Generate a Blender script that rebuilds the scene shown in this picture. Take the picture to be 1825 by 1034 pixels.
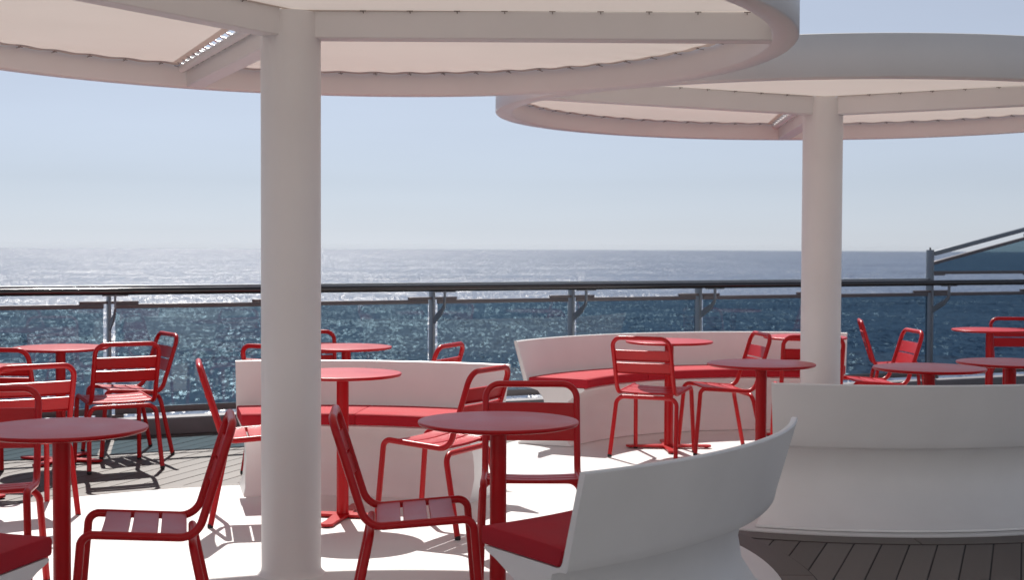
import bpy, math, random
from mathutils import Vector, Matrix
R = math.radians
random.seed(7)
scene = bpy.context.scene
for o in list(bpy.data.objects):
    bpy.data.objects.remove(o)
col = scene.collection

# ---------------------------------------------------------------- camera
FPX, ROW0, ROLL, CAM_H = 2511.0, 437.1, 0.004, 1.413      # focal length and eye level in pixels of the 1825 px photo
cam = bpy.data.cameras.new('camera')
cam_o = bpy.data.objects.new('camera', cam); col.objects.link(cam_o)
cam.sensor_width = 36.0
cam.lens = FPX / 1825.0 * 36.0
cam.clip_start = 0.05; cam.clip_end = 30000
pitch = math.atan((517.0 - ROW0) / FPX)
cam_o.matrix_world = (Matrix.Translation((0, 0, CAM_H)) @ Matrix.Rotation(R(90) - pitch, 4, 'X') @ Matrix.Rotation(ROLL, 4, 'Z'))
cam.dof.use_dof = True; cam.dof.focus_distance = 6.2; cam.dof.aperture_fstop = 5.0
scene.camera = cam_o

# ---------------------------------------------------------------- sky and sun
SUN = Vector((-0.16, 0.67, 0.74)).normalized()
world = bpy.data.worlds.new('World'); scene.world = world; world.use_nodes = True
wn, wl = world.node_tree.nodes, world.node_tree.links
sky = wn.new('ShaderNodeTexSky'); sky.sky_type = 'NISHITA'; sky.sun_disc = False
sky.sun_elevation = math.asin(SUN.z); sky.sun_rotation = math.atan2(SUN.x, SUN.y)
sky.altitude = 30; sky.air_density = 0.9; sky.dust_density = 0.15; sky.ozone_density = 4.0
bg = wn['Background']; bg.inputs['Strength'].default_value = 0.063
hs = wn.new('ShaderNodeHueSaturation'); hs.inputs['Saturation'].default_value = 0.24
tint = wn.new('ShaderNodeMix'); tint.data_type = 'RGBA'; tint.blend_type = 'MULTIPLY'; tint.inputs['Factor'].default_value = 1.0
tint.inputs['B'].default_value = (0.903, 0.977, 1.127, 1)      # hazy marine air, the same all round the sky
wl.new(sky.outputs[0], hs.inputs['Color']); wl.new(hs.outputs[0], tint.inputs['A'])
wtc = wn.new('ShaderNodeTexCoord'); wmp = wn.new('ShaderNodeMapping'); wmp.inputs['Scale'].default_value = (2.2, 2.2, 17)
wnz = wn.new('ShaderNodeTexNoise'); wnz.inputs['Scale'].default_value = 1.6; wnz.inputs['Detail'].default_value = 6
wmr = wn.new('ShaderNodeMapRange'); wmr.inputs['From Min'].default_value = 0.3; wmr.inputs['From Max'].default_value = 0.75
wmr.inputs['To Min'].default_value = 0.985; wmr.inputs['To Max'].default_value = 1.035                       # faint thin cloud
wsc = wn.new('ShaderNodeVectorMath'); wsc.operation = 'SCALE'
wl.new(wtc.outputs['Generated'], wmp.inputs['Vector']); wl.new(wmp.outputs[0], wnz.inputs['Vector']); wl.new(wnz.outputs['Fac'], wmr.inputs['Value'])
wl.new(tint.outputs['Result'], wsc.inputs[0]); wl.new(wmr.outputs[0], wsc.inputs['Scale']); wl.new(wsc.outputs[0], bg.inputs['Color'])
sl = bpy.data.lights.new('sun', 'SUN'); sl.energy = 5.0; sl.angle = R(0.53); sl.color = (1.0, 0.955, 0.9)
so = bpy.data.objects.new('sun', sl); col.objects.link(so)
so.rotation_euler = SUN.to_track_quat('Z', 'Y').to_euler(); so.location = (-4, 16, 18)
vs = scene.view_settings
vs.view_transform = 'Standard'; vs.look = 'None'; vs.gamma = 1.0; vs.exposure = 0.22; vs.use_curve_mapping = False
scene.cycles.max_bounces = 16; scene.cycles.diffuse_bounces = 10; scene.cycles.transparent_max_bounces = 24

# ---------------------------------------------------------------- materials
MAT = {}
def nodemat(name):
    m = bpy.data.materials.new(name); m.use_nodes = True; MAT[name] = m
    return m, m.node_tree.nodes, m.node_tree.links, m.node_tree.nodes['Principled BSDF']
def principled(name, color, rough, spec=0.5, metal=0.0, var=0.06, vscale=6.0, bump=0.0, bscale=200.0, rvar=0.08, coat=0.0, stretch=None):
    """colour with soft uneven tone, uneven gloss and fine relief"""
    m, n, l, p = nodemat(name)
    tc = n.new('ShaderNodeTexCoord'); src = tc.outputs['Object']
    if stretch:
        mp = n.new('ShaderNodeMapping'); mp.inputs['Scale'].default_value = stretch
        l.new(src, mp.inputs['Vector']); src = mp.outputs[0]
    nz = n.new('ShaderNodeTexNoise'); nz.inputs['Scale'].default_value = vscale; nz.inputs['Detail'].default_value = 6
    l.new(src, nz.inputs['Vector'])
    r = n.new('ShaderNodeValToRGB')
    r.color_ramp.elements[0].position = 0.3; r.color_ramp.elements[1].position = 0.7
    r.color_ramp.elements[0].color = (*[c * (1 - var) for c in color], 1)
    r.color_ramp.elements[1].color = (*[min(1, c * (1 + var)) for c in color], 1)
    l.new(nz.outputs['Fac'], r.inputs['Fac']); l.new(r.outputs['Color'], p.inputs['Base Color'])
    mr = n.new('ShaderNodeMapRange'); mr.inputs['To Min'].default_value = max(0.03, rough - rvar); mr.inputs['To Max'].default_value = rough + rvar
    l.new(nz.outputs['Fac'], mr.inputs['Value']); l.new(mr.outputs[0], p.inputs['Roughness'])
    p.inputs['Specular IOR Level'].default_value = spec; p.inputs['Metallic'].default_value = metal
    p.inputs['Coat Weight'].default_value = coat
    if bump:
        nb = n.new('ShaderNodeTexNoise'); nb.inputs['Scale'].default_value = bscale; nb.inputs['Detail'].default_value = 3
        l.new(tc.outputs['Object'], nb.inputs['Vector'])
        b = n.new('ShaderNodeBump'); b.inputs['Strength'].default_value = bump; b.inputs['Distance'].default_value = 0.002
        l.new(nb.outputs['Fac'], b.inputs['Height']); l.new(b.outputs[0], p.inputs['Normal'])
    return m
principled('red_metal', (0.47, 0.003, 0.007), 0.34, 0.36, bump=0.15, bscale=500, var=0.05)
principled('red_fabric', (0.46, 0.014, 0.028), 0.75, 0.3, bump=0.5, bscale=900, var=0.06)
principled('rubber', (0.012, 0.012, 0.012), 0.6)
principled('gelcoat', (0.86, 0.855, 0.845), 0.4, 0.5, var=0.03, vscale=3)
principled('white_paint', (0.79, 0.775, 0.76), 0.42, 0.5, var=0.025, vscale=2.5)
principled('platform_white', (0.73, 0.722, 0.71), 0.5, 0.4, var=0.03, vscale=2.2, bump=0.1, bscale=150)
principled('kerb_grey', (0.19, 0.18, 0.19), 0.55, 0.4, var=0.12, vscale=4, bump=0.2, bscale=80)
principled('post_grey', (0.21, 0.245, 0.28), 0.4, 0.5, metal=0.2, var=0.06)
principled('profile_grey', (0.16, 0.145, 0.15), 0.42, 0.5, metal=0.3, var=0.06)
principled('handrail', (0.014, 0.012, 0.013), 0.13, 1.0, var=0.2, rvar=0.05)
principled('steel', (0.62, 0.63, 0.65), 0.28, 0.5, metal=1.0)
principled('cord_dark', (0.22, 0.18, 0.16), 0.6)
principled('caulk', (0.010, 0.010, 0.010), 0.7)
principled('hull_white', (0.7, 0.7, 0.7), 0.5)

def plank_material():
    m, n, l, p = nodemat('deck_plank')
    oi = n.new('ShaderNodeObjectInfo'); tc = n.new('ShaderNodeTexCoord')
    mp = n.new('ShaderNodeMapping'); mp.inputs['Scale'].default_value = (90, 2.0, 10)
    l.new(tc.outputs['Object'], mp.inputs['Vector'])
    nz = n.new('ShaderNodeTexNoise'); nz.inputs['Scale'].default_value = 1.0; nz.inputs['Detail'].default_value = 5
    l.new(mp.outputs[0], nz.inputs['Vector'])
    st = n.new('ShaderNodeTexNoise'); st.inputs['Scale'].default_value = 1.3; st.inputs['Detail'].default_value = 4
    l.new(tc.outputs['Object'], st.inputs['Vector'])
    a = n.new('ShaderNodeMath'); a.operation = 'MULTIPLY_ADD'; a.inputs[1].default_value = 0.35
    l.new(nz.outputs['Fac'], a.inputs[0]); l.new(oi.outputs['Random'], a.inputs[2])
    b = n.new('ShaderNodeMath'); b.operation = 'MULTIPLY_ADD'; b.inputs[1].default_value = 0.6
    l.new(st.outputs['Fac'], b.inputs[0]); l.new(a.outputs[0], b.inputs[2])
    r = n.new('ShaderNodeValToRGB')
    r.color_ramp.elements[0].position = 0.25; r.color_ramp.elements[0].color = (0.105, 0.087, 0.076, 1)
    r.color_ramp.elements[1].position = 1.5 / 1.95; r.color_ramp.elements[1].color = (0.145, 0.124, 0.110, 1)
    mr = n.new('ShaderNodeMath'); mr.operation = 'MULTIPLY'; mr.inputs[1].default_value = 0.5
    l.new(b.outputs[0], mr.inputs[0]); l.new(mr.outputs[0], r.inputs['Fac']); l.new(r.outputs[0], p.inputs['Base Color'])
    p.inputs['Roughness'].default_value = 0.55; p.inputs['Specular IOR Level'].default_value = 0.45
    bp = n.new('ShaderNodeBump'); bp.inputs['Strength'].default_value = 0.25; bp.inputs['Distance'].default_value = 0.002
    l.new(nz.outputs['Fac'], bp.inputs['Height']); l.new(bp.outputs[0], p.inputs['Normal'])
plank_material()

def fabric_material():
    m, n, l, p = nodemat('awning_fabric')
    n.remove(p); out = n['Material Output']
    tc = n.new('ShaderNodeTexCoord')
    nz = n.new('ShaderNodeTexNoise'); nz.inputs['Scale'].default_value = 1.6; nz.inputs['Detail'].default_value = 5
    l.new(tc.outputs['Object'], nz.inputs['Vector'])
    r = n.new('ShaderNodeValToRGB')
    r.color_ramp.elements[0].color = (0.67, 0.605, 0.56, 1); r.color_ramp.elements[1].color = (0.74, 0.675, 0.63, 1)
    l.new(nz.outputs['Fac'], r.inputs['Fac'])
    d = n.new('ShaderNodeBsdfDiffuse'); t = n.new('ShaderNodeBsdfTranslucent'); mx = n.new('ShaderNodeMixShader')
    l.new(r.outputs[0], d.inputs['Color']); l.new(r.outputs[0], t.inputs['Color'])
    mx.inputs['Fac'].default_value = 0.35
    l.new(d.outputs[0], mx.inputs[1]); l.new(t.outputs[0], mx.inputs[2]); l.new(mx.outputs[0], out.inputs['Surface'])
fabric_material()

def glass_material():
    m, n, l, p = nodemat('tinted_glass')
    n.remove(p); out = n['Material Output']
    tr = n.new('ShaderNodeBsdfTransparent'); tr.inputs['Color'].default_value = (0.415, 0.515, 0.565, 1)
    gl = n.new('ShaderNodeBsdfGlossy'); gl.inputs['Roughness'].default_value = 0.02; gl.inputs['Color'].default_value = (1, 1, 1, 1)
    fr = n.new('ShaderNodeFresnel'); fr.inputs['IOR'].default_value = 1.5
    mx = n.new('ShaderNodeMixShader')
    ge = n.new('ShaderNodeNewGeometry'); sb = n.new('ShaderNodeMath'); sb.operation = 'SUBTRACT'; sb.inputs[0].default_value = 1.0
    l.new(ge.outputs['Backfacing'], sb.inputs[1])            # the ray leaves the pane without a second mirror image
    mu = n.new('ShaderNodeMath'); mu.operation = 'MULTIPLY'; l.new(fr.outputs[0], mu.inputs[0]); l.new(sb.outputs[0], mu.inputs[1])
    l.new(mu.outputs[0], mx.inputs['Fac']); l.new(tr.outputs[0], mx.inputs[1]); l.new(gl.outputs[0], mx.inputs[2])
    l.new(mx.outputs[0], out.inputs['Surface'])
glass_material()

def sea_material():
    """open water: wave slopes of several lengths tilt the surface normal directly"""
    m, n, l, p = nodemat('sea_water')
    p.inputs['Base Color'].default_value = (0.005, 0.035, 0.10, 1)
    p.inputs['Roughness'].default_value = 0.29
    p.inputs['IOR'].default_value = 1.33
    tc = n.new('ShaderNodeTexCoord'); acc = None
    for sx, sy, amp, rot in ((0.008, 0.016, 0.6, 20), (0.055, 0.09, 0.9, 24), (0.85, 0.15, 2.0, 9), (1.7, 0.34, 1.7, 3)):
        mp = n.new('ShaderNodeMapping'); mp.inputs['Rotation'].default_value = (0, 0, R(rot))
        mp.inputs['Scale'].default_value = (sx, sy, 1)
        l.new(tc.outputs['Object'], mp.inputs['Vector'])
        z = n.new('ShaderNodeTexNoise'); z.inputs['Scale'].default_value = 1; z.inputs['Detail'].default_value = 2.0
        l.new(mp.outputs[0], z.inputs['Vector'])
        v = n.new('ShaderNodeVectorMath'); v.operation = 'SUBTRACT'; v.inputs[1].default_value = (0.5, 0.5, 0.5)
        l.new(z.outputs['Color'], v.inputs[0])
        k = n.new('ShaderNodeVectorMath'); k.operation = 'MULTIPLY_ADD'; k.inputs[1].default_value = (amp, amp, 0)
        l.new(v.outputs[0], k.inputs[0])
        if acc is None: k.inputs[2].default_value = (0, 0, 1)
        else: l.new(acc.outputs[0], k.inputs[2])
        acc = k
    wp = n.new('ShaderNodeMapping'); wp.inputs['Scale'].default_value = (0.0022, 0.009, 1); wp.inputs['Rotation'].default_value = (0, 0, R(8))
    l.new(tc.outputs['Object'], wp.inputs['Vector'])
    wz = n.new('ShaderNodeTexNoise'); wz.inputs['Scale'].default_value = 1; wz.inputs['Detail'].default_value = 4
    l.new(wp.outputs[0], wz.inputs['Vector'])
    wm = n.new('ShaderNodeMapRange'); wm.inputs['From Min'].default_value = 0.3; wm.inputs['From Max'].default_value = 0.7
    wm.inputs['To Min'].default_value = 0.75; wm.inputs['To Max'].default_value = 1.2            # calmer and rougher wind patches
    l.new(wz.outputs['Fac'], wm.inputs['Value'])
    cb = n.new('ShaderNodeCombineXYZ'); cb.inputs[2].default_value = 1.0
    l.new(wm.outputs[0], cb.inputs[0]); l.new(wm.outputs[0], cb.inputs[1])
    ws = n.new('ShaderNodeVectorMath'); ws.operation = 'MULTIPLY'
    l.new(acc.outputs[0], ws.inputs[0]); l.new(cb.outputs[0], ws.inputs[1]); acc = ws
    nn = n.new('ShaderNodeVectorMath'); nn.operation = 'NORMALIZE'
    l.new(acc.outputs[0], nn.inputs[0]); l.new(nn.outputs[0], p.inputs['Normal'])
sea_material()

# ---------------------------------------------------------------- mesh helpers
class MB:
    def __init__(s): s.v = []; s.f = []
    def add(s, vs, fs):
        k = len(s.v); s.v += [tuple(v) for v in vs]; s.f += [tuple(i + k for i in f) for f in fs]
    def box(s, c, h, ax=None):
        """box of centre c, half sizes h, axes ax"""
        ax = ax or (Vector((1, 0, 0)), Vector((0, 1, 0)), Vector((0, 0, 1))); c = Vector(c)
        vs = [c + ax[0] * h[0] * i + ax[1] * h[1] * j + ax[2] * h[2] * k for i in (-1, 1) for j in (-1, 1) for k in (-1, 1)]
        s.add(vs, [(0, 1, 3, 2), (4, 6, 7, 5), (0, 4, 5, 1), (2, 3, 7, 6), (0, 2, 6, 4), (1, 5, 7, 3)])
    def tube(s, path, r, seg=12, caps=True, r2=None):
        path = [Vector(p) for p in path]; n = len(path); rings = []
        t0 = (path[1] - path[0]).normalized()
        up = Vector((0, 0, 1)) if abs(t0.z) < 0.9 else Vector((1, 0, 0))
        nrm = (up - t0 * up.dot(t0)).normalized()
        for i, p in enumerate(path):
            t = ((path[min(i + 1, n - 1)] - p).normalized() + (p - path[max(i - 1, 0)]).normalized())
            t = t.normalized() if t.length > 1e-6 else t0
            nrm = (nrm - t * nrm.dot(t)).normalized(); b = t.cross(nrm)
            rr = r if r2 is None else r + (r2 - r) * i / (n - 1)
            rings.append([p + (nrm * math.cos(2 * math.pi * k / seg) + b * math.sin(2 * math.pi * k / seg)) * rr for k in range(seg)])
        vs = [v for rg in rings for v in rg]
        fs = [(i * seg + k, i * seg + (k + 1) % seg, (i + 1) * seg + (k + 1) % seg, (i + 1) * seg + k) for i in range(n - 1) for k in range(seg)]
        if caps: fs += [tuple(range(seg - 1, -1, -1)), tuple((n - 1) * seg + k for k in range(seg))]
        s.add(vs, fs)
    def loft(s, rings, closed_ring=True, caps=True, closed_path=False):
        """rings: list of equal-length vertex loops"""
        m = len(rings[0]); n = len(rings)
        vs = [v for rg in rings for v in rg]; fs = []
        for i in range(n if closed_path else n - 1):
            j = (i + 1) % n
            for k in range(m if closed_ring else m - 1):
                q = (k + 1) % m
                fs.append((i * m + k, i * m + q, j * m + q, j * m + k))
        if caps and not closed_path: fs += [tuple(range(m - 1, -1, -1)), tuple((n - 1) * m + k for k in range(m))]
        s.add(vs, fs)
    def lathe(s, prof, seg=64, c=(0, 0, 0), caps=True):
        """prof: (radius, z) from bottom to top"""
        rings = [[(c[0] + r * math.cos(2 * math.pi * k / seg), c[1] + r * math.sin(2 * math.pi * k / seg), c[2] + z) for k in range(seg)] for r, z in prof]
        s.loft(rings, True, caps)
    def build(s, name, mat, parent=None, smooth=True, bevel=0.0, bseg=2, angle=40, loc=None):
        me = bpy.data.meshes.new(name); me.from_pydata(s.v, [], s.f); me.update()
        import bmesh
        bm = bmesh.new(); bm.from_mesh(me); bmesh.ops.recalc_face_normals(bm, faces=bm.faces)
        if bevel:
            bmesh.ops.remove_doubles(bm, verts=bm.verts, dist=1e-5)
            es = [e for e in bm.edges if len(e.link_faces) == 2 and e.calc_face_angle(0) > R(35)]
            bmesh.ops.bevel(bm, geom=es, offset=bevel, segments=bseg, affect='EDGES', profile=0.5)
        for f in bm.faces: f.smooth = smooth
        for e in bm.edges: e.smooth = not (len(e.link_faces) == 2 and e.calc_face_angle(0) > R(angle))
        bm.to_mesh(me); bm.free()
        me.materials.append(MAT[mat])
        o = bpy.data.objects.new(name, me); col.objects.link(o)
        if parent: o.parent = parent
        if loc: o.location = loc
        return o
def empty(name, loc=(0, 0, 0), rz=0.0):
    o = bpy.data.objects.new(name, None); o.empty_display_size = 0.1; col.objects.link(o)
    o.location = loc; o.rotation_euler = (0, 0, rz); return o
def tag(o, label=None, cat=None, group=None, kind=None):
    if label: o['label'] = label
    if cat: o['category'] = cat
    if group: o['group'] = group
    if kind: o['kind'] = kind
    return o
def copy_tree(o, parent=None):
    c = o.copy(); col.objects.link(c); c.parent = parent
    for ch in [x for x in list(bpy.data.objects) if x.parent == o]: copy_tree(ch, c)
    return c
def fillet(pts, rad, seg=8):
    """polyline with rounded corners; rad is one number or one for each inner corner"""
    pts = [Vector(p) for p in pts]; out = [pts[0]]
    for i in range(1, len(pts) - 1):
        r = rad if isinstance(rad, (int, float)) else rad[i - 1]
        a = (pts[i - 1] - pts[i]).normalized(); b = (pts[i + 1] - pts[i]).normalized()
        ang = a.angle(b); d = r / math.tan(ang / 2)
        d = min(d, 0.49 * (pts[i - 1] - pts[i]).length, 0.49 * (pts[i + 1] - pts[i]).length)
        p0, p1 = pts[i] + a * d, pts[i] + b * d
        rr = d * math.tan(ang / 2); cen = pts[i] + (a + b).normalized() * (rr / math.sin(ang / 2))
        u, w = p0 - cen, p1 - cen; th = u.angle(w); axis = u.cross(w).normalized()
        for k in range(seg + 1): out.append(cen + Matrix.Rotation(th * k / seg, 3, axis) @ u)
    out.append(pts[-1]); return out

# ---------------------------------------------------------------- the sea, the ship's deck
SEA_Z = -28.0
m = MB(); m.lathe([(0.5, SEA_Z), (60, SEA_Z), (600, SEA_Z), (9300, SEA_Z)], 256, caps=False)
m.add([(0.5 * math.cos(2 * math.pi * k / 256), 0.5 * math.sin(2 * math.pi * k / 256), SEA_Z) for k in range(256)], [tuple(range(256))])
tag(m.build('sea', 'sea_water', smooth=False), kind='structure')

U = Vector((0.9015, 0.4327, 0)); NRM = Vector((0.4327, -0.9015, 0)); A0 = Vector((0, 11.65, 0)); UP = Vector((0, 0, 1))
def rail(s, n=0.0, z=0.0): return A0 + U * s + NRM * n + UP * z      # along the railing, inboard of it, up
S0, S1 = -7.06, 9.53
back = 6.5
foot = [rail(S0, -0.12), rail(S1, -0.12), rail(S1, 0) + Vector((0.6, -15.5, 0)), rail(S0, 0) + Vector((0.6, -11.0, 0))]
m = MB(); m.loft([[p + UP * -0.06 for p in foot], [p + UP * -0.004 for p in foot]])
tag(m.build('deck', 'caulk', smooth=False), kind='structure')
deck = bpy.data.objects['deck']
m = MB(); m.loft([[p + UP * (SEA_Z - 0.5) for p in foot], [p + UP * -0.07 for p in foot]])
tag(m.build('hull', 'hull_white', smooth=False), kind='structure')

# deck planks, each a board of its own, laid at a slant to the railing
PD = Vector((0.3428, 0.9394, 0)); PN = Vector((0.9394, -0.3428, 0)); PITCH = 0.1245
plank0 = MB(); plank0.box((0, 0, 0), (PITCH / 2 - 0.0035, 0.5, 0.008))
pm = plank0.build('plank', 'deck_plank', None, smooth=False, bevel=0.0015, bseg=1).data
bpy.data.objects.remove(bpy.data.objects['plank'])
ang_pl = math.atan2(PD.y, PD.x) - math.pi / 2
for k in range(-66, 66):
    c = PN * (k * PITCH + 0.061)
    ts = []
    for i in range(4):                                       # clip the plank's centre line to the deck outline
        a, b = foot[i], foot[(i + 1) % 4]; e = b - a
        den = PD.x * e.y - PD.y * e.x
        if abs(den) < 1e-9: continue
        w = a - c; t = (w.x * e.y - w.y * e.x) / den; q = (w.x * PD.y - w.y * PD.x) / den
        if 0 <= q <= 1: ts.append(t)
    if len(ts) < 2: continue
    t0, t1 = min(ts) + 0.07, max(ts) - 0.07
    if t1 - t0 < 0.4: continue
    o = bpy.data.objects.new('plank', pm); col.objects.link(o); o.parent = deck
    o.location = c + PD * (t0 + t1) / 2 + UP * (-0.008 + random.uniform(-0.0004, 0.0004)); o.rotation_euler = (0, 0, ang_pl); o.scale = (1, t1 - t0, 1)

# kerb at the deck's edge
m = MB()
prof = [(-0.13, -0.05), (-0.13, 0.115), (-0.12, 0.125), (0.05, 0.125), (0.06, 0.115), (0.065, 0.004)]
m.loft([[rail(s, n, z) for n, z in prof] for s in (S0, S1)])
tag(m.build('kerb', 'kerb_grey', bevel=0.004), kind='structure')

# ---------------------------------------------------------------- round white platforms
C1 = Vector((-1.05, 5.98, 0)); C2 = Vector((1.945, 8.97, 0))
PLAT_R = 2.19
def platform(c, rr, nm, dz):
    mm = MB(); mm.lathe([(rr, -0.003), (rr, 0.012), (rr - 0.006, 0.018), (rr - 0.3, 0.018), (0.05, 0.018)], 160, (c.x, c.y, -dz * 2))
    p = tag(mm.build(nm, 'platform_white'), kind='structure')
    # margin boards round the platform: eight bent planks with a caulked joint at their outer edge
    j = MB(); j.lathe([(rr + 0.158, 0.0015), (rr + 0.002, 0.0015)], 160, (c.x, c.y, -dz / 2), caps=False)
    j.build('caulk_seam', 'caulk', p, smooth=False)
    for q in range(8):
        b = MB(); a0, a1 = q * math.pi / 4 + 0.0015, (q + 1) * math.pi / 4 - 0.0015
        rings = []
        for i in range(21):
            a = a0 + (a1 - a0) * i / 20; d = Vector((math.cos(a), math.sin(a), 0))
            rings.append([c + d * (rr + w) + UP * (z - dz) for w, z in ((0.007, 0.0025), (0.007, 0.006), (0.15, 0.006), (0.15, 0.0025))])
        b.loft(rings); b.build('margin_board', 'deck_plank', p, smooth=False)
    return p
platform(C1, PLAT_R, 'platform_floor', 0.0); platform(C2, PLAT_R, 'platform_floor', 0.002)
FZ = 0.0175     # top of the white platforms

# ---------------------------------------------------------------- unseen ship structure added behind the photographer, white to bounce warm fill
principled('fill_deckhouse_paint', (0.74, 0.72, 0.70), 0.5); principled('window_dark', (0.015, 0.02, 0.028), 0.08)
fill_house = tag(empty('fill_deckhouse', (0.5, -2.2, 0)), 'unseen white ship superstructure added to bounce warm fill, mirrored faintly in the glass railing', 'building')
m = MB(); m.box((0, -0.6, 1.75), (9.0, 0.15, 1.75)); m.build('wall', 'fill_deckhouse_paint', fill_house, smooth=False)
m = MB(); m.box((0, -0.3, 3.62), (9.4, 0.55, 0.12)); m.build('roof', 'fill_deckhouse_paint', fill_house, smooth=False, bevel=0.02)
m = MB(); m.box((0, -0.75, 5.0), (8.6, 0.15, 1.25)); m.build('upper_wall', 'fill_deckhouse_paint', fill_house, smooth=False)
m = MB(); m.box((0, -0.9, 6.36), (9.2, 0.9, 0.1)); m.build('upper_roof', 'fill_deckhouse_paint', fill_house, smooth=False, bevel=0.02)
for k in range(9):
    m = MB(); m.box((-7.6 + 1.9 * k, -0.43, 1.65), (0.62, 0.02, 0.75)); w = m.build('window', 'window_dark', fill_house, smooth=False)
    m = MB(); m.box((-7.6 + 1.9 * k, -0.57, 5.0), (0.62, 0.03, 0.5)); w = m.build('window', 'window_dark', fill_house, smooth=False)

# ---------------------------------------------------------------- glass railing along the deck's edge
railing = empty('glass_railing', rail(0)); railing.location = (0, 0, 0)
tag(railing, 'ship railing of tinted glass panels with dark handrail along the sea', 'railing')
POSTS = [-0.714 + 1.27 * k for k in range(-5, 9)]
POSTS = [s for s in POSTS if S0 - 0.1 < s < S1 - 0.4]
TALL = POSTS.index(min(POSTS, key=lambda s: abs(s - 4.4)))
POSTS[TALL] = 4.47
for i in range(TALL + 1, len(POSTS)): POSTS[i] = 4.47 + 1.37 * (i - TALL)
ax3 = (U, NRM, UP)
def post_top(i): return 1.085 if i < TALL else (1.385 if i == TALL else 1.39 + 0.205 * (POSTS[i] - POSTS[TALL]))
for i, s in enumerate(POSTS):
    m = MB(); z1 = post_top(i); hd = 0.045
    m.box(rail(s, 0, (0.1 + z1) / 2), (0.0105, hd, (z1 - 0.1) / 2), ax3)
    p = m.build('post', 'post_grey', railing, bevel=0.003)
    m = MB()                                                 # curved arm that carries the handrail inboard of the glass
    path = fillet([rail(s, 0.03, 0.80), rail(s, 0.20, 0.885), rail(s, 0.262, 0.94), rail(s, 0.262, 1.05)], [0.05, 0.06], 6)
    rings = []
    for q, pt in enumerate(path):
        t = (path[min(q + 1, len(path) - 1)] - path[max(q - 1, 0)]).normalized(); w = t.cross(U).normalized()
        hw = 0.026 - 0.013 * min(1, q / 10)
        rings.append([pt + U * 0.006 + w * hw, pt - U * 0.006 + w * hw, pt - U * 0.006 - w * hw, pt + U * 0.006 - w * hw])
    m.loft(rings); m.build('bracket', 'post_grey', p)
    m = MB(); m.box(rail(s, 0.262, 1.043), (0.09, 0.012, 0.004), ax3); m.build('saddle', 'post_grey', p, bevel=0.002)
    m = MB(); m.box(rail(s, 0.012, 0.984), (0.21, 0.014, 0.0105), ax3); m.build('clamp', 'profile_grey', p, bevel=0.002)
    m = MB(); m.box(rail(s, 0.012, 0.151), (0.10, 0.016, 0.012), ax3); m.build('clamp', 'profile_grey', p, bevel=0.002)
    m = MB(); m.box(rail(s, 0.0, 0.13), (0.05, 0.055, 0.006), ax3); m.build('base_plate', 'post_grey', p, bevel=0.002)
    m = MB(); m.tube([rail(s, 0, z1), rail(s, 0, z1 + 0.022)], 0.008, 8); m.build('bolt', 'rubber', p)
GAP = 0.043
for i in range(len(POSTS) - 1):
    a, b = POSTS[i] + GAP, POSTS[i + 1] - GAP; c = (a + b) / 2; h = (b - a) / 2
    m = MB(); m.box(rail(c, 0.012, 0.58), (h, 0.005, 0.375), ax3); m.build('glass_panel', 'tinted_glass', railing, smooth=False)
    m = MB(); m.box(rail(c, 0.012, 0.956), (h + 0.004, 0.012, 0.0165), ax3); m.build('top_profile', 'profile_grey', railing, bevel=0.003)
    m = MB(); m.box(rail(c, 0.012, 0.19), (h + 0.004, 0.014, 0.026), ax3); m.build('bottom_profile', 'profile_grey', railing, bevel=0.003)
    if i >= TALL:                                            # raised wind screen that climbs to the right
        za, zb = post_top(i) - 0.05, post_top(i + 1) - 0.05
        sl_ = (UP * (zb - za) + U * (b - a + 2 * GAP)).normalized(); nn = NRM.cross(sl_).normalized()
        axs = (sl_, NRM, nn); L = math.hypot(b - a, zb - za) / 2
        mid = (za + zb) / 2
        m = MB(); m.box(rail(c, 0.0, mid + 0.005), (L, 0.022, 0.022), axs); m.build('sloping_rail', 'post_grey', railing, bevel=0.005)
        m = MB(); m.box(rail(c, 0.012, mid - 0.085), (L * 0.985, 0.013, 0.016), axs); m.build('sloping_profile', 'profile_grey', railing, bevel=0.003)
        m = MB(); m.box(rail(c, 0.012, 1.165), (h, 0.013, 0.015), ax3); m.build('bottom_profile', 'profile_grey', railing, bevel=0.003)
        g = MB(); q = [rail(a, 0.007, 1.175), rail(b, 0.007, 1.175), rail(b, 0.007, zb - 0.092), rail(a, 0.007, za - 0.082)]
        g.loft([q, [v + NRM * 0.01 for v in q]]); g.build('glass_panel', 'tinted_glass', railing, smooth=False)
        for (ss, zz) in ((a + 0.045, za - 0.066), (b - 0.045, zb - 0.072)):
            m = MB(); m.box(rail(ss, 0.012, zz), (0.075, 0.018, 0.014), axs); m.build('clamp', 'profile_grey', railing, bevel=0.002)
        for ss in (a + 0.05, b - 0.05):
            m = MB(); m.box(rail(ss, 0.012, 1.148), (0.075, 0.017, 0.011), ax3); m.build('clamp', 'profile_grey', railing, bevel=0.002)
m = MB(); m.tube([rail(S0 + (S1 - S0) * k / 24, 0.262, 1.073) for k in range(25)], 0.0265, 20); m.build('handrail', 'handrail', railing)
m = MB(); m.tube([rail(S0 + (POSTS[TALL] - 0.011 - S0) * k / 16, 0.0, 1.098) for k in range(17)], 0.0125, 12); m.build('top_rail', 'post_grey', railing)

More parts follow.
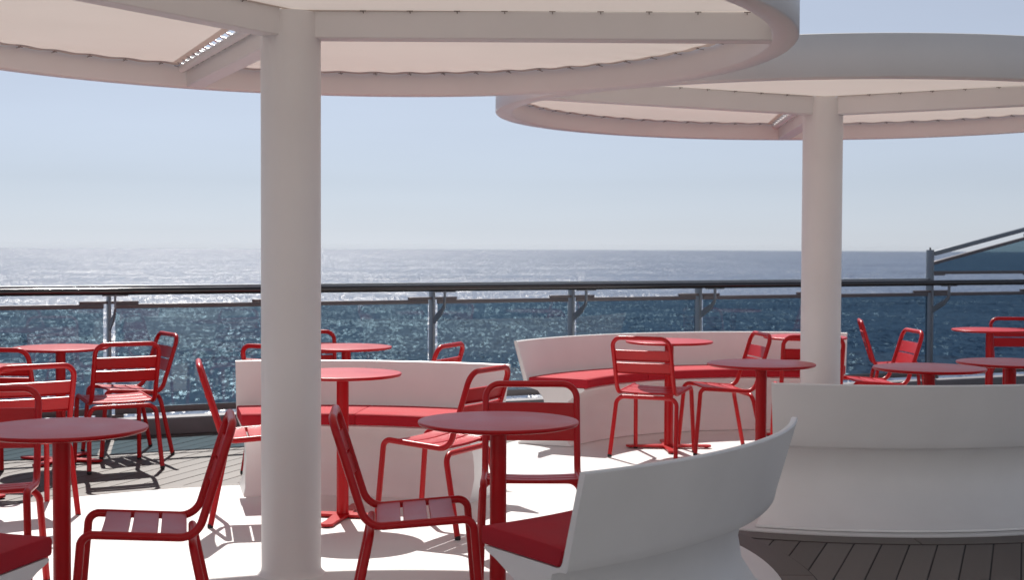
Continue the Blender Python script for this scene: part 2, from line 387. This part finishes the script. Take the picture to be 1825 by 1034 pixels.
# ---------------------------------------------------------------- canopies
def canopy(cx, cy, rr, zb, tilt, first_beam, label, rc=0.1252):
    """round awning on one post: deep white ring, three beams, three laced fabric panels"""
    root = tag(empty('canopy', (cx, cy, 0)), label, 'canopy', 'round canopies on a single post')
    def T(x, y, z): return (x, y, z + tilt[0] * x + tilt[1] * y)
    H = 0.215; W = 0.106; bev = 0.007; N = 200
    mm = MB()
    sec = [(rr, bev), (rr, H - bev), (rr - bev, H), (rr - W + bev, H), (rr - W, H - bev), (rr - W, bev), (rr - W + bev, 0), (rr - bev, 0)]
    mm.loft([[T(r * math.cos(2 * math.pi * k / N), r * math.sin(2 * math.pi * k / N), zb + z) for r, z in sec] for k in range(N)], True, False, True)
    mm.build('ring', 'white_paint', root, angle=50)
    mm = MB(); mm.lathe([(rc + 0.02, FZ), (rc + 0.012, FZ + 0.004), (rc + 0.003, FZ + 0.014), (rc, FZ + 0.03), (rc, zb + 0.03), (rc, zb + 0.108), (rc - 0.01, zb + 0.11)], 72)
    mm.build('column', 'white_paint', root, angle=60)
    bw, bh = 0.048, 0.1165
    FZc = zb + 0.118
    for b in range(3):
        a = first_beam + b * 2 * math.pi / 3
        d = Vector((math.cos(a), math.sin(a), 0)); e = Vector((-d.y, d.x, 0))
        mm = MB(); rings = []
        for r in (rc * 0.9, (rc + rr) / 2, rr - W + 0.004):
            ring = []
            for (q, z) in ((-bw, 0.006), (-bw + 0.006, 0.001), (bw - 0.006, 0.001), (bw, 0.006), (bw, bh - 0.006), (bw - 0.006, bh), (-bw + 0.006, bh), (-bw, bh - 0.006)):
                v = d * r + e * q; ring.append(T(v.x, v.y, zb + z))
            rings.append(ring)
        mm.loft(rings); mm.build('beam', 'white_paint', root, angle=30)
        # fabric sector between this beam and the next, its hem pulled into scallops by the lacing
        a2 = a + 2 * math.pi / 3
        e2 = Vector((-math.sin(a2), math.cos(a2), 0)); d2 = Vector((math.cos(a2), math.sin(a2), 0))
        ins0 = bw + 0.053 if b == 1 else -0.012; ins1 = -0.012; Ro = rr - W - 0.014
        def sector(i, j, NI, NJ):
            """u across the sector, v from the post outwards"""
            u, v = i / NI, j / NJ
            al, bl = math.asin(ins0 / Ro), 2 * math.pi / 3 - math.asin(ins1 / Ro)
            th = a + al + (bl - al) * u
            tip = (d + d2).normalized() * (max(ins0, 0.0) / math.sin(math.pi / 3) + 0.03)
            arc = (th - a) * Ro / 0.196
            sc = 0.005 * abs(math.sin(math.pi * arc))
            out = Vector((math.cos(th), math.sin(th), 0)) * (Ro - sc)
            p = tip + (out - tip) * v
            sag = -0.012 * math.sin(math.pi * v) * math.sin(math.pi * u) + 0.004 * math.cos(2 * math.pi * arc) * max(0, (v - 0.86) / 0.14)
            return p, sag
        NI, NJ = 150, 18
        mm = MB(); vs_ = []
        for j in range(NJ + 1):
            for i in range(NI + 1):
                p, sag = sector(i, 0.02 + j * 0.98, NI, NJ) if False else sector(i, j, NI, NJ)
                vs_.append(T(p.x, p.y, FZc + sag))
        mm.add(vs_, [(j * (NI + 1) + i, j * (NI + 1) + i + 1, (j + 1) * (NI + 1) + i + 1, (j + 1) * (NI + 1) + i) for j in range(NJ) for i in range(NI)])
        fab = mm.build('fabric_panel', 'awning_fabric', root)
        # doubled hem along the outer edge and the two beams
        mm = MB(); lo, hi = [], []
        for i in range(NI + 1):
            p, sag = sector(i, NJ, NI, NJ); q = p * (1 - 0.04 / p.length)
            lo.append(T(p.x, p.y, FZc + sag - 0.003)); hi.append(T(q.x, q.y, FZc + sag * 0.6 - 0.003))
        mm.loft([lo, hi], False, False)
        for i, sg in ((0, 1), (NI, -1)):
            lo, hi = [], []; ee = e if i == 0 else -e2
            for j in range(NJ + 1):
                p, sag = sector(i, j, NI, NJ); q = p + ee * 0.04
                lo.append(T(p.x, p.y, FZc - 0.0035)); hi.append(T(q.x, q.y, FZc - 0.0035))
            mm.loft([lo, hi], False, False)
        mm.build('hem', 'awning_fabric', fab)
        # lacing hooks
        mm = MB(); th = a + 0.06
        while th < a2 - 0.05:
            k = Vector((math.cos(th), math.sin(th), 0)); arc = (th - a) * Ro / 0.196
            near = a + round(arc) * 0.196 / Ro; k = Vector((math.cos(near), math.sin(near), 0))
            p0, p1 = k * (Ro - 0.02), k * (rr - W + 0.002)
            if a + 0.05 < near < a2 - 0.05:
                mm.tube([T(p0.x, p0.y, FZc + 0.004), T(p0.x, p0.y, FZc - 0.006), T(p1.x, p1.y, FZc - 0.008)], 0.0018, 6)
                t_ = Vector((-k.y, k.x, 0)) * 0.012
                mm.tube([T(p0.x - t_.x, p0.y - t_.y, FZc - 0.005), T(p0.x + t_.x, p0.y + t_.y, FZc - 0.005)], 0.0019, 6)
            th += 0.196 / Ro
        for (dd, ee, ins) in ((d, e, ins0), (d2, -e2, ins1)):
            r = 0.32
            while r < Ro - 0.06:
                if ins < 0:                                  # tight side: small dark hooks under the hem
                    p0 = dd * (r - 0.013) + ee * (bw + 0.012); p1 = dd * (r + 0.013) + ee * (bw + 0.012); p2 = dd * r + ee * (bw - 0.002)
                    mm.tube([T(p0.x, p0.y, FZc - 0.006), T(p1.x, p1.y, FZc - 0.006)], 0.002, 6)
                    mm.tube([T((p0.x + p1.x) / 2, (p0.y + p1.y) / 2, FZc - 0.006), T(p2.x, p2.y, FZc - 0.014)], 0.0018, 6)
                r += 0.196
        mm.build('lacing', 'cord_dark', root)['kind'] = 'stuff'
        if ins0 > 0:                                         # slim white tube beside the beam that the cord is tied round
            mm = MB(); mm.tube([T(*(d * r + e * (bw + 0.026)).xy, zb + 0.098) for r in (rc + 0.02, (rc + rr) / 2, rr - W + 0.004)], 0.022, 12)
            mm.build('lacing_tube', 'white_paint', root)
        if ins0 > 0:                                         # open side: bright cord zigzags from hem to beam
            mm = MB(); r = 0.30
            while r < Ro - 0.10:
                p0 = d * r + e * (ins0 + 0.02); p1 = d * (r + 0.065) + e * (bw - 0.001); p2 = d * (r + 0.13) + e * (ins0 + 0.02)
                mm.tube([T(p0.x, p0.y, FZc - 0.005), T(p1.x, p1.y, zb + 0.09), T(p2.x, p2.y, FZc - 0.005)], 0.0028, 6)
                mm.tube([T(p1.x, p1.y, zb + 0.09), T(p1.x + e.x * 0.02, p1.y + e.y * 0.02, zb + 0.08)], 0.005, 8)
                r += 0.13
            mm.build('lacing', 'steel', root)['kind'] = 'stuff'
    return root
canopy(-0.932, 5.94, 2.0914, 2.2717, (-0.018, -0.008), R(-6), 'large white round canopy overhead at the left, on the nearer thick post')
canopy(1.966, 8.9585, 2.075, 2.2416, (-0.003, 0.0), R(-34), 'white round canopy at the right, on the farther post behind the benches')

# ---------------------------------------------------------------- curved benches
BENCH = [(1.75, 0.0, 0.02), (1.752, 0.010, 0.02), (1.79, 0.045, 0.03), (1.825, 0.12, 0.034), (1.835, 0.19, 0.04), (1.82, 0.25, 0.038), (1.775, 0.315, 0.03), (1.69, 0.372, 0.012),
         (1.645, 0.393, 0.004), (1.640, 0.402, 0.0), (1.648, 0.410, 0.0), (2.045, 0.410, 0.0), (2.058, 0.416, 0.0), (2.068, 0.43, 0.0), (2.153, 0.718, 0.0), (2.159, 0.722, 0.0), (2.174, 0.722, 0.0), (2.178, 0.716, 0.0),
         (2.100, 0.44, 0.0), (2.094, 0.410, 0.0), (2.088, 0.402, 0.0), (2.05, 0.398, 0.002), (2.000, 0.382, 0.012), (1.965, 0.33, 0.03), (1.952, 0.25, 0.036), (1.966, 0.165, 0.034), (2.018, 0.085, 0.03), (2.088, 0.033, 0.02), (2.155, 0.011, 0.02), (2.157, 0.0, 0.02)]
def bench(c, a0, a1, label, cush, dR=0.0, foot_out=0.0):
    """curved shell with a tall back; a0..a1 in degrees round centre c"""
    am = R((a0 + a1) / 2); base = c + Vector((math.cos(am), math.sin(am), 0)) * 1.95
    root = tag(empty('curved_bench', (base.x, base.y, FZ)), label, 'bench', 'curved white benches with red cushions')
    n = max(24, int(abs(a1 - a0) * 1.1)); mm = MB(); rings = []
    for i in range(n + 1):
        u = i / n; ring = []
        for r, z, ins in BENCH:
            r += dR; iang = ins / r
            out = foot_out * max(0.0, 1 - z / 0.40) ** 1.5
            a = (R(a0) + iang - out) + (R(a1) - R(a0) - 2 * iang + out) * u
            ring.append((c.x + r * math.cos(a) - base.x, c.y + r * math.sin(a) - base.y, z))
        rings.append(ring)
    mm.loft(rings); sh = mm.build('shell', 'gelcoat', root, angle=38)
    # shadow groove where the shell meets the platform
    mm = MB(); rings = []
    for i in range(n + 1):
        a = R(a0) + (R(a1) - R(a0)) * i / n
        rings.append([(c.x + (r + dR) * math.cos(a) - base.x, c.y + (r + dR) * math.sin(a) - base.y, z) for r, z in ((1.772, -0.006), (1.772, 0.0), (2.135, 0.0), (2.135, -0.006))])
    # cushions: loose pads that lie on the seat
    k = len(cush)
    for q in range(k):
        b0 = R(a0) + (R(a1) - R(a0)) * q / k + 0.0007; b1 = R(a0) + (R(a1) - R(a0)) * (q + 1) / k - 0.0007
        prof = [(1.628, 0.4125), (1.622, 0.420), (1.620, 0.462), (1.627, 0.472), (1.65, 0.4755), (1.80, 0.477), (2.0, 0.476), (2.055, 0.473), (2.064, 0.466), (2.062, 0.445), (2.050, 0.420), (2.040, 0.4125)]
        mm = MB(); rings = []; cm = (b0 + b1) / 2; cb = c + Vector((math.cos(cm), math.sin(cm), 0)) * 1.85; nn = 22
        for i in range(nn + 1):
            a = b0 + (b1 - b0) * i / nn
            edge = min(i, nn - i)
            sq = {0: 0.010, 1: 0.0}.get(edge, 0.0) if True else 0
            if edge == 1: a = b0 + 0.003 if i == 1 else b1 - 0.003
            ring = []
            for r, z in prof:
                zz = z if edge else 0.4125 + 0.003 + (z - 0.4125) * 0.92
                r2 = r if edge else 1.84 + (r - 1.84) * 0.985
                ring.append((c.x + (r2 + dR) * math.cos(a) - cb.x, c.y + (r2 + dR) * math.sin(a) - cb.y, zz))
            rings.append(ring)
        mm.loft(rings); o = mm.build('seat_cushion', 'red_fabric', None, angle=50)
        o.location = (cb.x, cb.y, FZ); tag(o, cush[q], 'cushion', 'red pads on the curved benches')
    return root
bench(C1, 62.0, 104.3, 'curved white bench behind the thick near post, facing the camera',
      ['red seat pad on the bench behind the near post, right-hand half', 'red seat pad on the bench behind the near post, left-hand half'], 0.045)
bench(C1, -55.2, -11.5, 'curved white bench in the foreground right, its back to the camera',
      ['dark red seat pad showing its end at the left of the foreground bench', 'red seat pad hidden behind the back of the foreground bench'], 0.045)
bench(C1, -150.0, -104.0, 'white bench end cut off by the bottom left corner of the picture',
      ['red seat pad beyond the left edge on the bottom left bench', 'dark red seat pad in the bottom left corner beside the red table stem'], 0.0)
bench(C2, 71.5, 154.8, 'long curved white bench facing the camera beside the farther post',
      ['red seat pad at the right end of the long bench, behind the farther post', 'red seat pad in the middle of the long bench behind a chair', 'sunlit red seat pad at the left end of the long bench'], -0.045)
bench(C2, -108.0, -38.0, 'curved white bench at the right edge, its whole back in shade',
      ['red seat pad hidden behind the shaded right bench back, left half', 'red seat pad hidden behind the shaded right bench back, right half'], -0.02, 0.045)

# ---------------------------------------------------------------- round bistro tables
def make_table():
    root = empty('bistro_table')
    mm = MB(); mm.lathe([(0.05, 0.722), (0.285, 0.724), (0.296, 0.727), (0.300, 0.733), (0.300, 0.738), (0.2975, 0.7405), (0.293, 0.7412), (0.02, 0.7408)], 96)
    mm.build('table_top', 'red_metal', root, angle=60)
    mm = MB(); mm.lathe([(0.031, 0.016), (0.031, 0.715), (0.06, 0.717), (0.06, 0.7225)], 32); mm.build('stem', 'red_metal', root)
    for k in range(4):
        mm = MB(); a = k * math.pi / 2 + math.pi / 4; d = Vector((math.cos(a), math.sin(a), 0)); e = Vector((-d.y, d.x, 0))
        out = [(0.0, 0.045), (0.055, 0.040), (0.20, 0.030)] + [(0.262 + 0.033 * math.sin(t), 0.033 * math.cos(t)) for t in [math.pi * q / 10 for q in range(11)]] + [(0.20, -0.030), (0.055, -0.040), (0.0, -0.045)]
        zt = 0.0195 + 0.0004 * (k % 2); lo = [d * x + e * y + UP * 0.006 for x, y in out]; hi = [d * x + e * y + UP * zt for x, y in out]
        mm.loft([lo, hi]); ft = mm.build('base_arm', 'red_metal', root, bevel=0.002, bseg=1)
        mm = MB(); mm.tube([d * 0.262 + UP * 0.0, d * 0.262 + UP * 0.007], 0.014, 12); mm.build('foot_pad', 'rubber', ft)
    return root
table0 = make_table()
TABLES = [   # x, y, turn, on the platform?, label
    (-0.049, 5.239, 20, 1, 'shaded red round table in the centre foreground beside the foreground bench'),
    (-1.600, 4.990, 10, 1, 'shaded red round table in the left foreground, thick stem near the corner'),
    (1.397, 7.866, 0, 1, 'shaded red round table left of the farther post, before the long bench'),
    (-0.862, 7.169, 35, 1, 'sunlit pink-red round table before the bench behind the near post'),
    (1.085, 9.695, 45, 1, 'sunlit red round table half hidden behind the chair at the long bench'),
    (-2.920, 9.100, 30, 0, 'sunlit red round table by the railing at the far left'),
    (-2.960, 7.520, 15, 0, 'red round table mostly cut off by the left edge of the picture'),
    (-1.090, 9.260, 0, 0, 'sunlit red round table at the railing, seen above the left bench back'),
    (2.130, 10.220, 20, 1, 'red round table hidden behind the farther post'),
    (2.270, 7.640, 25, 1, 'shaded red round table just above the right bench back'),
    (2.850, 8.030, 5, 1, 'shaded red round table cut by the right edge, above the bench back'),
    (3.900, 11.480, 40, 0, 'farthest red round table at the right edge by the railing'),
]
for i, (x, y, rz, on, lab) in enumerate(TABLES):
    o = table0 if i == 0 else copy_tree(table0)
    o.location = (x, y, FZ if on else 0.001); o.rotation_euler = (0, 0, R(rz)); tag(o, lab, 'table', 'red round bistro tables')

# ---------------------------------------------------------------- red metal chairs (local +X is the way the chair faces)
def make_chair():
    root = empty('metal_chair'); r = 0.0142; hw = 0.196
    zr = 0.428
    # back hoop running down into both seat rails
    left = [(-0.300, hw, 0.795), (-0.182, hw, zr - 0.008), (0.112, hw, zr + 0.013)]
    right = [(x, -y, z) for x, y, z in left[::-1]]
    pts = [left[2], left[1], left[0]] + [right[2], right[1], right[0]]
    mm = MB(); mm.tube(fillet(pts, [0.075, 0.062, 0.062, 0.075], 9), r, 14, caps=False)
    mm.build('back_frame', 'red_metal', root)
    for s in (1, -1):
        mm = MB(); mm.tube(fillet([(0.112, s * hw, zr + 0.013), (0.186, s * hw, zr + 0.0183), (0.224, s * 0.208, 0.012)], 0.062, 9), r, 14)
        lg = mm.build('leg', 'red_metal', root)
        mm = MB(); mm.lathe([(0.011, 0), (0.0145, 0.003), (0.0145, 0.018), (0.012, 0.021)], 14, (0.2245, s * 0.2082, 0)); mm.build('foot_cap', 'rubber', lg)
        mm = MB(); mm.tube(fillet([(-0.168, s * 0.10, zr - 0.031), (-0.168, s * 0.206, zr - 0.031), (-0.247, s * 0.226, 0.012)], 0.055, 9), r, 14)
        lg = mm.build('leg', 'red_metal', root)
        mm = MB(); mm.lathe([(0.011, 0), (0.0145, 0.003), (0.0145, 0.018), (0.012, 0.021)], 14, (-0.248, s * 0.2262, 0)); mm.build('foot_cap', 'rubber', lg)
    mm = MB(); mm.tube([(-0.168, -0.101, zr - 0.031), (-0.168, 0.101, zr - 0.031)], r, 14); mm.build('cross_tube', 'red_metal', root)
    # three broad seat slats with thin slits between, folded down at front and back
    for x0, x1 in ((-0.149, -0.063), (-0.054, 0.032), (0.041, 0.127)):
        mm = MB(); rings = []
        for y in (-0.186, -0.12, -0.04, 0.04, 0.12, 0.186):
            dz = zr + 0.004 - 0.006 * (1 - (y / 0.186) ** 2)
            f = lambda x: dz + (x + 0.148) * 0.0714
            rings.append([(x0, y, f(x0) - 0.012), (x0 + 0.0015, y, f(x0) - 0.001), (x0 + 0.005, y, f(x0)), (x1 - 0.005, y, f(x1)), (x1 - 0.0015, y, f(x1) - 0.001), (x1, y, f(x1) - 0.012), (x1 - 0.003, y, f(x1) - 0.012), (x1 - 0.004, y, f(x1) - 0.0035), (x0 + 0.004, y, f(x0) - 0.0035), (x0 + 0.003, y, f(x0) - 0.012)])
        mm.loft(rings); mm.build('seat_slat', 'red_metal', root, angle=50)
    # two back slats
    bx = lambda z: -0.182 + (-0.300 + 0.182) * (z - zr + 0.008) / (0.795 - zr + 0.008)
    for z0, z1 in ((0.558, 0.632), (0.642, 0.716)):
        mm = MB(); rings = []
        for y in (-0.188, -0.13, -0.065, 0, 0.065, 0.13, 0.188):
            dx = -0.012 * (1 - (y / 0.188) ** 2)
            rings.append([(bx(z0) + dx + 0.002, y, z0), (bx(z1) + dx + 0.002, y, z1), (bx(z1) + dx - 0.0015, y, z1 + 0.0005), (bx(z1) + dx - 0.009, y, z1 - 0.003), (bx(z1) + dx - 0.009, y, z1 - 0.006), (bx(z1) + dx - 0.0015, y, z1 - 0.005), (bx(z0) + dx - 0.0015, y, z0 + 0.004), (bx(z0) + dx - 0.009, y, z0 + 0.002), (bx(z0) + dx - 0.009, y, z0 - 0.001)])
        mm.loft(rings); mm.build('back_slat', 'red_metal', root, angle=50)
    return root
chair0 = make_chair()
CHAIRS = [   # x, y, facing in degrees, on the platform?, label
    (-1.262, 4.790, 193, 1, 'shaded red slatted chair seen from the side, left foreground, facing left'),
    (-0.334, 5.035, 5, 1, 'shaded red slatted chair seen from the side, facing right to the foreground table'),
    (0.085, 5.780, 270, 1, 'shaded red chair facing the camera behind the foreground table'),
    (-0.365, 6.930, 152, 1, 'sunlit red chair facing left before the bench behind the near post'),
    (-1.285, 7.150, 13, 1, 'sunlit red chair half hidden by the near post, its back at the left'),
    (-2.505, 8.890, 120, 0, 'red chair with its back to the camera by the left railing, casting a slatted shadow'),
    (-2.600, 9.450, 213, 0, 'red chair nearest the left railing, seen behind another chair'),
    (-2.550, 7.270, 125, 0, 'red chair with its back to the camera, above the left foreground table'),
    (-2.080, 5.480, 283, 1, 'shaded red chair facing the camera, cut by the left edge behind the left table'),
    (-2.960, 8.420, 85, 0, 'red chair back cut by the left edge, before the far left table'),
    (-1.340, 8.740, 65, 0, 'red chair mostly hidden by the near post, its hoop peeping out at the left'),
    (-1.400, 9.640, 280, 0, 'red chair mostly hidden by the near post, its hoop peeping out at the right'),
    (-0.650, 8.760, 158, 0, 'red chair whose hoop rises above the right of the left bench back'),
    (0.955, 9.380, 66, 1, 'red chair with its back to the camera at the sunlit table by the long bench'),
    (1.410, 9.560, 189, 1, 'red chair seen from the side facing left, before the long bench'),
    (2.015, 9.590, 86, 1, 'red chair straddled by the farther post, its back to the camera'),
    (3.190, 11.650, 350, 0, 'red chair leaning back at the right railing, facing right'),
    (2.570, 10.030, 184, 1, 'red chair right of the farther post facing left, its slats lit'),
    (4.300, 11.830, 265, 0, 'red chair at the right edge behind the farthest table'),
]
for i, (x, y, f, on, lab) in enumerate(CHAIRS):
    o = chair0 if i == 0 else copy_tree(chair0)
    o.location = (x, y, FZ if on else 0.001); o.rotation_euler = (0, 0, R(f)); tag(o, lab, 'chair', 'red slatted metal chairs')

# ---------------------------------------------------------------- sea haze that whitens the horizon
m = MB(); m.box((0, 0, -12.7), (9500, 9500, 16.8))
hz = m.build('haze', 'rubber', smooth=False); hz.data.materials.clear()
hm = bpy.data.materials.new('haze'); hm.use_nodes = True; hn = hm.node_tree.nodes; hn.remove(hn['Principled BSDF'])
pv = hn.new('ShaderNodeVolumePrincipled'); pv.inputs['Color'].default_value = (0.93, 0.96, 1.0, 1)
pv.inputs['Density'].default_value = 0.000022; pv.inputs['Anisotropy'].default_value = 0.8
hm.node_tree.links.new(pv.outputs[0], hn['Material Output'].inputs['Volume'])
hz.data.materials.append(hm); tag(hz, kind='stuff'); hz['label'] = 'pale sea haze softening the far horizon'
